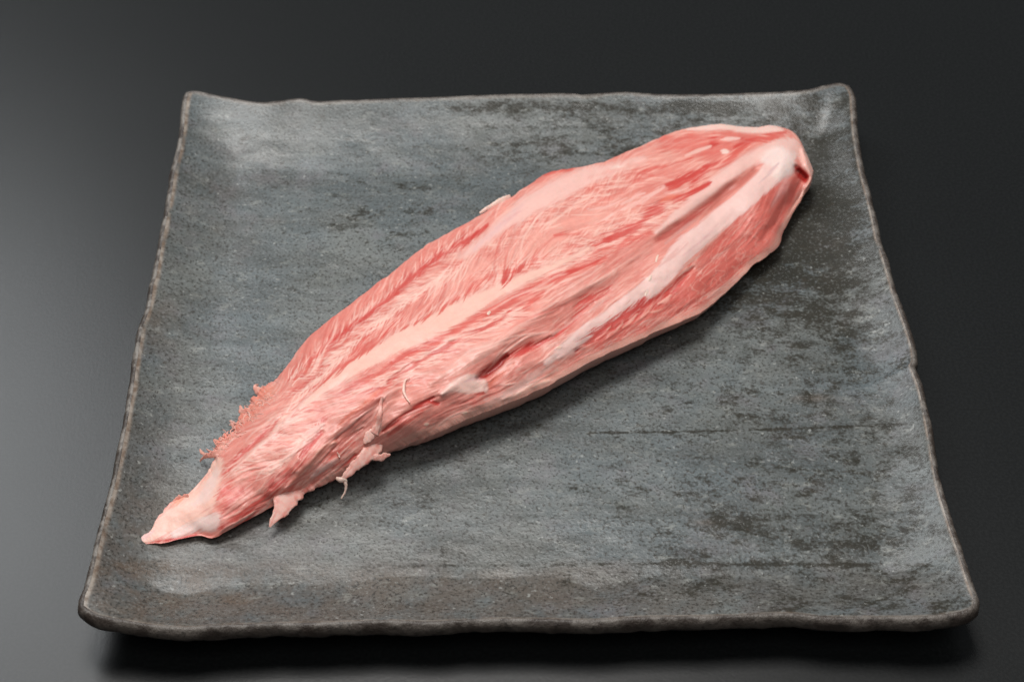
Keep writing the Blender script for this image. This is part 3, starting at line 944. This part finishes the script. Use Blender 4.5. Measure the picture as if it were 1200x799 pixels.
# lower margin: fat skin wrapping down the side
E_ = [(470, 520, 8), (503, 507, 12), (550, 488, 15), (583, 474, 15), (630, 454, 15), (667, 435, 13), (710, 413, 11), (750, 396, 9), (783, 381, 8),
      (823, 362, 9), (850, 341, 9), (881, 312, 10), (909, 290, 7), (917, 268, 4), (940, 232, 5), (950, 216, 5)]
paint(E_, 0, (0.77, 0.45, 0.37), 0.85, 7, 1.8, fat=0.5, lab=7)
paint([(590, 468), (610, 460), (632, 449), (644, 446)], 5, (0.83, 0.56, 0.46), 0.8, 2.5, 0.6, mm=0.8)
paint([(570, 472), (600, 458), (625, 440), (650, 428)], 9, (0.79, 0.52, 0.46), 0.75, 6, 0.9, fat=0.9)
paint([(600, 474), (625, 463), (648, 452)], 3, (0.66, 0.36, 0.28), 0.6, 3, 0.9)
paint([(360, 572), (400, 553), (430, 540), (455, 527), (490, 512)], 9, (0.75, 0.40, 0.33), 0.7, 6, 1.2, fat=0.5)
for (a, b) in ((545, 484), (500, 497), (655, 407)):
    paint([(a - 2.5, b + 0.6), (a, b), (a + 2.5, b - 0.4)], 3.0, (0.86, 0.62, 0.51), 0.8, 1.6, 0.3, mm=0.4)
# net-like connective threads in the middle field
net = np.abs(fbm(cx / 9 + 0.6 * fbm(cx / 8, cy / 8, 91, 2), cy / 13, 93, 3))
zone = np.exp(-(((cx - 600) * 0.8 + (cy - 290) * -0.6) / 52) ** 2 - (((cx - 600) * 0.6 + (cy - 290) * 0.8) / 26) ** 2)
zone += np.exp(-(((cx - 285) * 0.7 + (cy - 485) * -0.7) / 36) ** 2 - (((cx - 285) * 0.7 + (cy - 485) * 0.7) / 13) ** 2)
zone += 0.7 * np.exp(-(((cx - 480) * 0.8 + (cy - 322) * -0.6) / 90) ** 2 - (((cx - 480) * 0.6 + (cy - 322) * 0.8) / 12) ** 2)
zone += 0.8 * np.exp(-(((cx - 840) * 0.75 + (cy - 315) * -0.66) / 75) ** 2 - (((cx - 840) * 0.66 + (cy - 315) * 0.75) / 22) ** 2)
thr = smooth(0.085, 0.01, net) * np.clip(zone, 0, 1)
pig += (0.62 * thr)[..., None] * (np.array((0.85, 0.52, 0.44)) - pig)
relief += 0.25 * thr
# herringbone barbs that leave the seams
SP_M = [(352, 462), (378, 437), (400, 415), (430, 388), (470, 358), (520, 325), (548, 306)]
SP_G = [(340, 446), (361, 425), (385, 404), (405, 388), (430, 370), (474, 333), (502, 310), (549, 279)]
SP_R = [(440, 455), (466, 439), (494, 422), (522, 408), (548, 392), (582, 377), (598, 364)]
SP_1 = [(270, 552), (295, 531), (319, 508), (344, 482), (364, 462)]
SP_2 = [(316, 552), (330, 542), (344, 530), (360, 515), (380, 496)]
SP_A = [(430, 412), (470, 388), (505, 368), (540, 350), (580, 334), (610, 322)]
SP_S = [(660, 312), (690, 298), (730, 276), (770, 252), (800, 234)]
SP_T = [(560, 330), (600, 318), (650, 300), (700, 276), (750, 246)]
SP_E = [(670, 426), (710, 405), (760, 380), (820, 355), (865, 322)]
SP_B = [(555, 300), (590, 278), (620, 258), (660, 238), (700, 220), (750, 204)]
SP_Q = [(452, 506), (477, 487), (508, 468)]
SP_F = [(700, 398), (740, 372), (790, 340), (840, 300), (880, 250)]
plan = [(SP_M, 199, 26, 80), (SP_M, 236, 24, 80), (SP_G, 68, 17, 110), (SP_G, 15, 22, 60), (SP_R, 196, 36, 70), (SP_R, 14, 36, 80), (SP_1, 12, 26, 60),
        (SP_1, 205, 24, 40), (SP_2, 194, 26, 50), (SP_2, 66, 12, 24), (SP_A, 62, 20, 80), (SP_A, 225, 10, 40), (SP_S, 200, 40, 60), (SP_S, 12, 34, 40),
        (SP_T, 58, 24, 70), (SP_T, 14, 40, 50), (SP_E, 32, 26, 60), (SP_B, 246, 22, 60), (SP_B, 15, 40, 40), (SP_F, 44, 26, 70)]
mus = 1 - fatness
for k_, (sig, col_m, op_m, mm_m) in enumerate(((0.75, (0.55, 0.085, 0.070), 0.80, -0.22), (1.3, (0.64, 0.17, 0.13), 0.55, -0.20), (0.75, (0.90, 0.67, 0.58), 0.90, 0.25),
                                               (1.25, (0.85, 0.54, 0.46), 0.60, 0.20))):
    A_m = splat([feather(sp, an, ln, int(nn * (1.0, 0.4, 1.1, 0.5)[k_]), 400 + 37 * k_ + j) for j, (sp, an, ln, nn) in enumerate(plan)], sig) * mus
    pig += (op_m * A_m)[..., None] * (np.array(col_m) - pig)
    relief += 0.35 * mm_m * A_m
# the red of the seams shows between the barbs
for args in REDS + PALES:
    paint(*args, replay=True)
mus = 1 - fatness
# the thick end is smoother: fewer separate strands show there
calm = 1 - 0.62 * smooth(640, 760, cx) - 0.30 * np.exp(-(((cx - 810) * 0.75 + (cy - 335) * -0.66) / 120) ** 2 - (((cx - 810) * 0.66 + (cy - 335) * 0.75) / 30) ** 2)
mus = mus * np.clip(calm, 0.08, 1)
for P_, w_, c_, o_ in (([(258, 618), (272, 610), (288, 601), (312, 592)], 11, RED, 0.62), ([(318, 580), (336, 570), (352, 560)], 9, SAL, 0.6),
                       ([(255, 596), (266, 585), (280, 574)], 8, SAL, 0.55), ([(300, 590), (318, 576), (340, 556)], 6, RED, 0.5)):
    paint(P_, w_, c_, o_, 7, 1.6, replay=True)
# long sinews that run with the cut
late = (0.62 * F_LONG2 * mus)[..., None]
pig += late * (np.array((0.64, 0.145, 0.115)) - pig)
late = (0.72 * F_LONG * mus)[..., None]
pig += late * (np.array((0.88, 0.62, 0.54)) - pig)
relief += 0.4 * (F_LONG - F_LONG2) * mus
# strands over everything that is muscle
late = (0.60 * F_LATE * mus * patch)[..., None]
pig += late * (np.array((0.90, 0.65, 0.56)) - pig)
late = (0.52 * F_LATE2 * mus * patch)[..., None]
pig += late * (np.array((0.62, 0.15, 0.12)) - pig)
relief += mus * (0.05 * (F_LATE - F_LATE2))
al = (0.22 * strand * mus)[..., None]
pig += al * (np.array((0.85, 0.53, 0.45)) - pig)
dk = (0.18 * smooth(0.6, 2.0, -fib) * mus)[..., None]
pig += dk * (np.array((0.62, 0.19, 0.15)) - pig)
pig *= (1 + 0.05 * grain * (0.4 + 0.6 * mus) + 0.03 * fib2 * (0.35 + 0.65 * mus))[..., None]
broad = np.zeros((CH, CW))
relief, keep = broad, relief
bump_([(548, 426, 14), (575, 405, 22), (606, 383, 26), (650, 353, 28), (700, 319, 26), (750, 285, 24), (798, 248, 22), (832, 222, 20), (865, 196, 16)], 0, 2.4)
bump_([(572, 438, 10), (620, 408, 20), (670, 376, 24), (720, 334, 24), (775, 285, 20), (830, 244, 16), (885, 201, 10)], 0, -2.2)
bump_([(330, 590, 12), (365, 556, 20), (400, 524, 24), (440, 492, 20), (470, 466, 12)], 0, -1.6)
bump_([(320, 575, 14), (350, 545, 20), (385, 512, 20), (425, 478, 18), (460, 455, 12)], 0, 1.2)
bump_([(440, 430, 20), (500, 392, 30), (560, 355, 26), (640, 315, 14)], 0, 0.9)
bump_([(345, 440, 10), (405, 388, 18), (470, 335, 20), (545, 282, 16)], 0, -1.1)
broad *= 0.34
bump_([(941, 176), (948, 190), (952, 204), (949, 216), (941, 231)], 8, 1.6)
bump_([(937, 200, 10), (941, 207, 12), (936, 217, 12), (925, 234, 14), (912, 254, 12), (895, 280, 8)], 0, -0.6)
bump_([(936, 201), (944, 209)], 9, -1.6)
bump_([(912, 172, 10), (924, 182, 16), (916, 196, 14)], 0, 1.0)
mus = 1 - fatness
relief = 0.36 * keep + broad + mus * (0.014 * fib + 0.035 * fib2) + 0.012 * fatness * fib2 + 0.006 * grain
pig = np.clip(pig, 0.01, 0.95) ** np.array((1.05, 1.16, 1.15))
pig = np.clip(pig * np.array((0.99, 0.97, 0.975)), 0.01, 0.92)

# ------------------------------------------------------------------ the meat: body
NS, NTT = 1500, 420
mid = np.column_stack([(ST[:, 0] + ST[:, 2]) / 2, (ST[:, 1] + ST[:, 3]) / 2, ST])
S = catmull(mid, NS)[:, 2:]
Ux, Uy, Lx, Ly, zU, zL, zD = S.T
sarc = np.arange(NS) / NS * 900
rag_u = 1.5 * fbm(sarc / 12, 0 * sarc, 51, 5) + 2.0 * smooth(70, 20, np.abs(sarc - 40)) * fbm(sarc / 7, 0 * sarc + 9, 58, 4) + 4.5 * smooth(190, 110, np.abs(Ux - 283) * 4) * fbm(sarc / 6, 0 * sarc + 3, 53, 3)
rag_l = 1.4 * fbm(sarc / 13, 0 * sarc + 7, 55, 5) + 1.6 * smooth(170, 60, np.abs(Lx - 400)) * fbm(sarc / 6, 0 * sarc + 5, 57, 3)
taper = np.minimum(1, np.minimum(np.arange(NS), NS - 1 - np.arange(NS)) / 30.0)
nx, ny = Lx - Ux, Ly - Uy
nl = np.hypot(nx, ny) + 1e-6
t = np.linspace(0, 1, NTT)
T = t[None, :]
ragd = (rag_u * taper)[:, None] * np.exp(-(T * nl[:, None] / 7.0) ** 2) + (rag_l * taper)[:, None] * np.exp(-((1 - T) * nl[:, None] / 7.0) ** 2)
mx = Ux[:, None] * (1 - T) + Lx[:, None] * T + (nx / nl)[:, None] * ragd
my = Uy[:, None] * (1 - T) + Ly[:, None] * T + (ny / nl)[:, None] * ragd
prof_t = np.clip(1 - np.abs((T - 0.50) / 0.50) ** 2.2, 0, 1)
ck = lambda A: bilinear(A, (mx - X0) * RES, (my - Y0) * RES)
rel_s = blur(relief, 0.8)
edge_t = smooth(0, 0.06, T) * smooth(1, 0.94, T)
wid_f = np.clip(nl / 60, 0.12, 1)[:, None]
mm = (zU[:, None] * (1 - T) + zL[:, None] * T + zD[:, None] * prof_t + wid_f * ck(rel_s) * (0.35 + 0.65 * edge_t)
      + wid_f * 1.1 * edge_t * ck(blur(lump, 3)))
mm = np.maximum(mm, 0.6)
P = place(mx, my, Z_FLAT + mm * 0.001)
cols = ck(pig)
labs = part[np.clip(((my - Y0) * RES).astype(int), 0, CH - 1), np.clip(((mx - X0) * RES).astype(int), 0, CW - 1)].copy()

# sides and underside
low, upp = P[:, -1], P[:, 0]
tang = np.gradient(0.5 * (low + upp), axis=0)
k_ = np.ones(61) / 61
for c in range(3):
    tang[:, c] = np.convolve(np.pad(tang[:, c], 30, mode='edge'), k_, 'valid')
tang[:, 2] = 0
tang /= np.linalg.norm(tang, axis=1, keepdims=True) + 1e-9
inward_low = (upp - low) * np.array([1, 1, 0])
inward_low /= np.linalg.norm(inward_low, axis=1, keepdims=True) + 1e-9
wid = np.linalg.norm((low - upp)[:, :2], axis=1)
zb = Z_FLAT + 0.0001


def under(edge_p, inward, steps):
    rows_ = []
    for (f_in, f_z) in steps:
        q = edge_p + inward * (f_in * np.clip(wid / 0.045, 0, 1))[:, None]
        q[:, 2] = zb + (edge_p[:, 2] - zb) * f_z
        rows_.append(q)
    return rows_


lo_rows = under(low, inward_low, [(0.0004, 0.90), (0.0014, 0.72), (0.0032, 0.48), (0.0056, 0.24), (0.0085, 0.08), (0.012, 0.0)])
up_rows = under(upp, -inward_low, [(-0.0006, 0.86), (-0.0008, 0.66), (0.0, 0.42), (0.0015, 0.2), (0.0035, 0.06), (0.006, 0.0)])
full = np.stack(up_rows[::-1] + [P[:, i] for i in range(NTT)] + lo_rows + [up_rows[-1].copy()], 1)
nU, nL = len(up_rows), len(lo_rows)
fc = np.concatenate([np.repeat(cols[:, :1], nU, 1), cols, np.repeat(cols[:, -1:], nL, 1), cols[:, :1]], 1)
fl = np.concatenate([np.repeat(labs[:, :1], nU, 1), labs, np.repeat(labs[:, -1:], nL, 1), labs[:, :1]], 1)
# close both ends
def closed(A, pos):
    first, last = [A[0].mean(0, keepdims=True) if pos else A[0, nU + NTT // 2][None], A[-1].mean(0, keepdims=True) if pos else A[-1, nU + NTT // 2][None]]
    return np.concatenate([np.repeat(first, A.shape[1], 0)[None], A, np.repeat(last, A.shape[1], 0)[None]], 0)


full, fc = closed(full, True), closed(fc, False)
fl = np.concatenate([fl[:1], fl, fl[-1:]], 0)
NV = full.shape[1]
FV = full.reshape(-1, 3)
FF = grid_faces(NS + 2, NV)
# outward orientation: the top must face up
a_, b_, c_, d_ = FV[FF[NV * 700 // 1 + NTT // 2]]
if np.cross(c_ - a_, d_ - b_)[2] < 0:
    FF = FF[:, ::-1]
FN = vertex_normals(FV, FF)
FC = fc.reshape(-1, 3)
FL = fl.reshape(-1)[FF[:, 0]]

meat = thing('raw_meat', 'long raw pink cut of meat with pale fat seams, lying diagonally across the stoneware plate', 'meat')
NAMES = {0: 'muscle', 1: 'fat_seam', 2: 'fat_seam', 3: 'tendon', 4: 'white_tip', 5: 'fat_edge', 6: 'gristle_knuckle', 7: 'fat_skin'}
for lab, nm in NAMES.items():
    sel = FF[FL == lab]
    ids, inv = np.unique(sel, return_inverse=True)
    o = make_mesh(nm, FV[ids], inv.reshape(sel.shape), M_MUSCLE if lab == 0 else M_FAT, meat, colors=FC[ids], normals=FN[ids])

# ------------------------------------------------------------------ loose shreds on the meat
zmap_x, zmap_y, zmap_z = mx.ravel(), my.ravel(), P[..., 2].ravel()


def surf_z(qx, qy):
    out_ = []
    for a, b in zip(np.atleast_1d(qx), np.atleast_1d(qy)):
        i = np.argmin((mx[::6, ::6] - a) ** 2 + (my[::6, ::6] - b) ** 2)
        out_.append(P[::6, ::6, 2].ravel()[i])
    return np.array(out_)


def shred(name, pts, colors, lift_mm=0.4, flat=0.45, seed=0, zs=None, sides=16, n=None, rough=0.22):
    """A ragged ribbon of tissue: pts are (x, y, width in photograph pixels)."""
    pts = np.asarray(pts, float)
    n = n or max(14, 9 * len(pts))
    if zs is None:
        zz = surf_z(pts[:, 0], pts[:, 1]) * 1000
    else:
        zz = (Z_FLAT * 1000 + np.asarray(zs, float))
    q = catmull(np.column_stack([pts, zz]), n)
    c = place(q[:, 0], q[:, 1], q[:, 3] / 1000 + lift_mm / 1000)
    r = q[:, 2] * 0.5 * 0.00029
    tg = np.gradient(c, axis=0)
    tg /= np.linalg.norm(tg, axis=1, keepdims=True)
    view = np.array([0, -CP, SP])
    sd = np.cross(tg, view)
    sd /= np.linalg.norm(sd, axis=1, keepdims=True)
    up = np.cross(sd, tg)
    a = np.linspace(0, 2 * math.pi, sides, endpoint=False)
    ss = np.linspace(0, 1, n)
    V_, C_l = [], []
    ca, cb = np.array(colors[0]), np.array(colors[1])
    for i in range(n):
        nz = 1 + rough * 2 * fbm(np.cos(a) * 0.9 + i * 0.22, np.sin(a) * 0.9 + seed * 3.1, seed, 3)
        rr = r[i] * nz
        V_.append(c[i] + (np.cos(a) * rr)[:, None] * sd[i] + (np.sin(a) * rr * flat)[:, None] * up[i])
        k2 = 0.5 + 1.1 * fbm(np.cos(a) * 4 + i * 0.16, np.sin(a) * 4 + seed, seed + 5, 3)
        C_l.append(ca + (cb - ca) * np.clip(k2, 0, 1)[:, None])
    V_ = np.concatenate(V_ + [c[:1], c[-1:]])
    C_l = np.concatenate(C_l + [ca[None], ca[None]])
    i, j = np.meshgrid(np.arange(n - 1), np.arange(sides), indexing='ij')
    i, j = i.ravel(), j.ravel()
    j2 = (j + 1) % sides
    F_ = np.stack([i * sides + j, i * sides + j2, (i + 1) * sides + j2, (i + 1) * sides + j], -1)
    jj = np.arange(sides)
    e0 = np.stack([np.full(sides, n * sides), (jj + 1) % sides, jj, jj], -1)
    F_ = np.concatenate([F_, np.stack([jj, np.full(sides, n * sides), np.full(sides, n * sides), (jj + 1) % sides], -1)[:0]])
    me = bpy.data.meshes.new(name)
    faces = F_.tolist() + [(n * sides, int((k + 1) % sides), int(k)) for k in range(sides)] \
        + [(n * sides + 1, int((n - 1) * sides + k), int((n - 1) * sides + (k + 1) % sides)) for k in range(sides)]
    me.from_pydata(V_.tolist(), [], faces)
    me.polygons.foreach_set('use_smooth', np.ones(len(faces), bool))
    ca_ = me.color_attributes.new('albedo', 'FLOAT_COLOR', 'POINT')
    ca_.data.foreach_set('color', np.column_stack([C_l, np.ones(len(C_l))]).astype(np.float32).ravel())
    me.materials.append(M_FAT)
    o = bpy.data.objects.new(name, me)
    col.objects.link(o)
    o.parent = meat
    return o


PEACH, PEACH2 = (0.73, 0.27, 0.22), (0.84, 0.52, 0.45)
SALM, SALM2 = (0.76, 0.30, 0.235), (0.81, 0.42, 0.345)
# the torn flap and the long shred with its tail
shred('flap', [(350, 562, 16), (344, 572, 27), (336, 585, 25), (328, 598, 17), (321, 609, 9), (316, 617.5, 2)], (PEACH, PEACH2), 0.1, 0.10, 3,
      [7.4, 7.2, 6.8, 6.0, 5.0, 4.0])
shred('shred', [(450, 512, 5), (442, 522, 14), (433, 531, 17), (423, 540, 13), (413, 549, 10), (405, 557, 7), (399, 561, 2)], (PEACH, PEACH2), 0.8, 0.24, 6,
      [11.5, 11.8, 11.6, 10.8, 9.5, 8.5, 8])
shred('shred', [(394, 560, 3), (399, 562, 6), (404, 563, 6), (405.5, 570, 3.5), (404, 577, 2.4), (400, 584, 1.6)], ((0.72, 0.52, 0.44), (0.82, 0.6, 0.52)), 0.4, 0.7, 7,
      [8, 8, 7.5, 6, 4.5, 3])
shred('shred', [(448, 464, 2.5), (446, 474, 4), (445, 486, 6), (443, 498, 8), (438, 508, 12)], (PEACH, PEACH2), 0.3, 0.3, 8)
shred('shred', [(446, 496, 5), (440, 504, 10), (434, 510, 12), (429, 516, 8), (427, 520, 3)], ((0.80, 0.40, 0.34), PEACH2), 0.3, 0.25, 9)
shred('shred', [(433, 533, 4), (440, 536, 8), (447, 535.5, 8), (453, 533.5, 6), (457.5, 532, 2)], (PEACH, PEACH2), 0.4, 0.3, 11, [11.5, 11, 10.5, 10, 10])
shred('curled_strand', [(480, 443, 1.4), (475, 446, 2.2), (473, 455, 3.2), (475, 464, 2.6), (480.5, 472, 1.0)], (PEACH2, (0.86, 0.6, 0.5)), 0.5, 0.6, 14)
shred('curled_strand', [(395, 530, 1.6), (397, 533, 2.2), (398, 536, 1.6)], (PEACH2, (0.86, 0.6, 0.5)), 0.4, 0.7, 15)
# fat strip beyond the upper edge, crumbs
shred('fat_strip', [(562, 250, 3), (570, 245, 6), (580, 239, 7), (590, 233.5, 7), (598, 230, 5)], ((0.84, 0.58, 0.50), (0.86, 0.66, 0.58)), 0.0, 0.35, 16,
      [7.6, 8.0, 8.0, 8.0, 7.6])
for i, (a, b, w_, h_) in enumerate(((770, 303, 4.5, 10), (762, 326, 6, 8), (757.5, 343, 7, 10), (573, 367, 6, 5))):
    shred('fat_crumb', [(a + 1.5, b - h_ / 2.4, w_ * 0.4), (a, b, w_ * 0.75), (a - 1.2, b + h_ / 2.4, w_ * 0.45)], ((0.82, 0.57, 0.47), (0.86, 0.64, 0.54)), 0.0, 0.4, 20 + i, rough=0.12)
# frayed tufts on the lower left of the upper edge: a few ragged scraps and one mass of fine threads
rngf = np.random.default_rng(12)
TUFT = [[(266, 526, 12), (252, 532, 9), (242, 533, 5), (236, 530, 3.5), (234, 526, 1.6)], [(244, 533, 5), (238, 536, 3.5), (234.5, 541, 1.4)],
        [(268, 518, 12), (256, 518, 7), (250, 515, 2)], [(282, 504, 12), (274, 498, 7), (270, 492, 2)], [(294, 484, 12), (284, 482, 8), (281, 475, 2.5)],
        [(316, 462, 12), (305, 459, 9), (299, 453, 5), (303, 450.5, 2)], [(221, 582, 6), (212, 583, 6), (204, 588, 4), (199, 593, 1.6)]]
for i, tp in enumerate(TUFT):
    zs = np.linspace(7.0, 3.4, len(tp)) + rngf.uniform(-0.5, 0.5)
    if tp[0][0] < 230:
        zs = zs - 2.6
    shred('frayed_shred', tp, (SALM, SALM2), 0.0, 0.22, 40 + i, zs, rough=0.40)
bits = []
for i in range(120):
    f = rngf.uniform(0, 1)
    off = rngf.uniform(-2, 9)
    bx = 246 + 70 * f + off * 0.75
    by = 532 - 78 * f + off * 0.66
    a0 = rngf.uniform(-0.4, 3.3)
    L = rngf.uniform(3, 8) if off < 0 else rngf.uniform(5, 12)
    k1 = rngf.uniform(-1.2, 1.2)
    p = [(bx, by, 1.2), (bx + L * 0.5 * math.cos(a0), by - L * 0.5 * math.sin(a0), rngf.uniform(1.0, 2.2)),
         (bx + L * 0.5 * math.cos(a0) + L * 0.5 * math.cos(a0 + k1), by - L * 0.5 * math.sin(a0) - L * 0.5 * math.sin(a0 + k1), 1.0)]
    zs = None if off > 1 else np.array([6.6, 6.0, 5.2]) - 0.2 * abs(off) + rngf.uniform(-0.5, 0.5, 3)
    bits.append(shred('frayed_fringe', p, (SALM, SALM2) if i % 3 else (PEACH, PEACH2), 0.0, 0.45, 70 + i, zs, sides=5, n=7))
vs, fs, cs, base_i = [], [], [], 0
for o in bits:
    me = o.data
    vs += [tuple(v.co) for v in me.vertices]
    fs += [tuple(base_i + i for i in p.vertices) for p in me.polygons]
    cs += [tuple(c.color) for c in me.color_attributes['albedo'].data]
    base_i += len(me.vertices)
    bpy.data.objects.remove(o, do_unlink=True)
    bpy.data.meshes.remove(me)
me = bpy.data.meshes.new('frayed_fringe')
me.from_pydata(vs, [], fs)
me.polygons.foreach_set('use_smooth', np.ones(len(fs), bool))
me.color_attributes.new('albedo', 'FLOAT_COLOR', 'POINT').data.foreach_set('color', np.array(cs, np.float32).ravel())
me.materials.append(M_FAT)
fringe = bpy.data.objects.new('frayed_fringe', me)
col.objects.link(fringe)
fringe.parent = meat
fringe['kind'] = 'stuff'
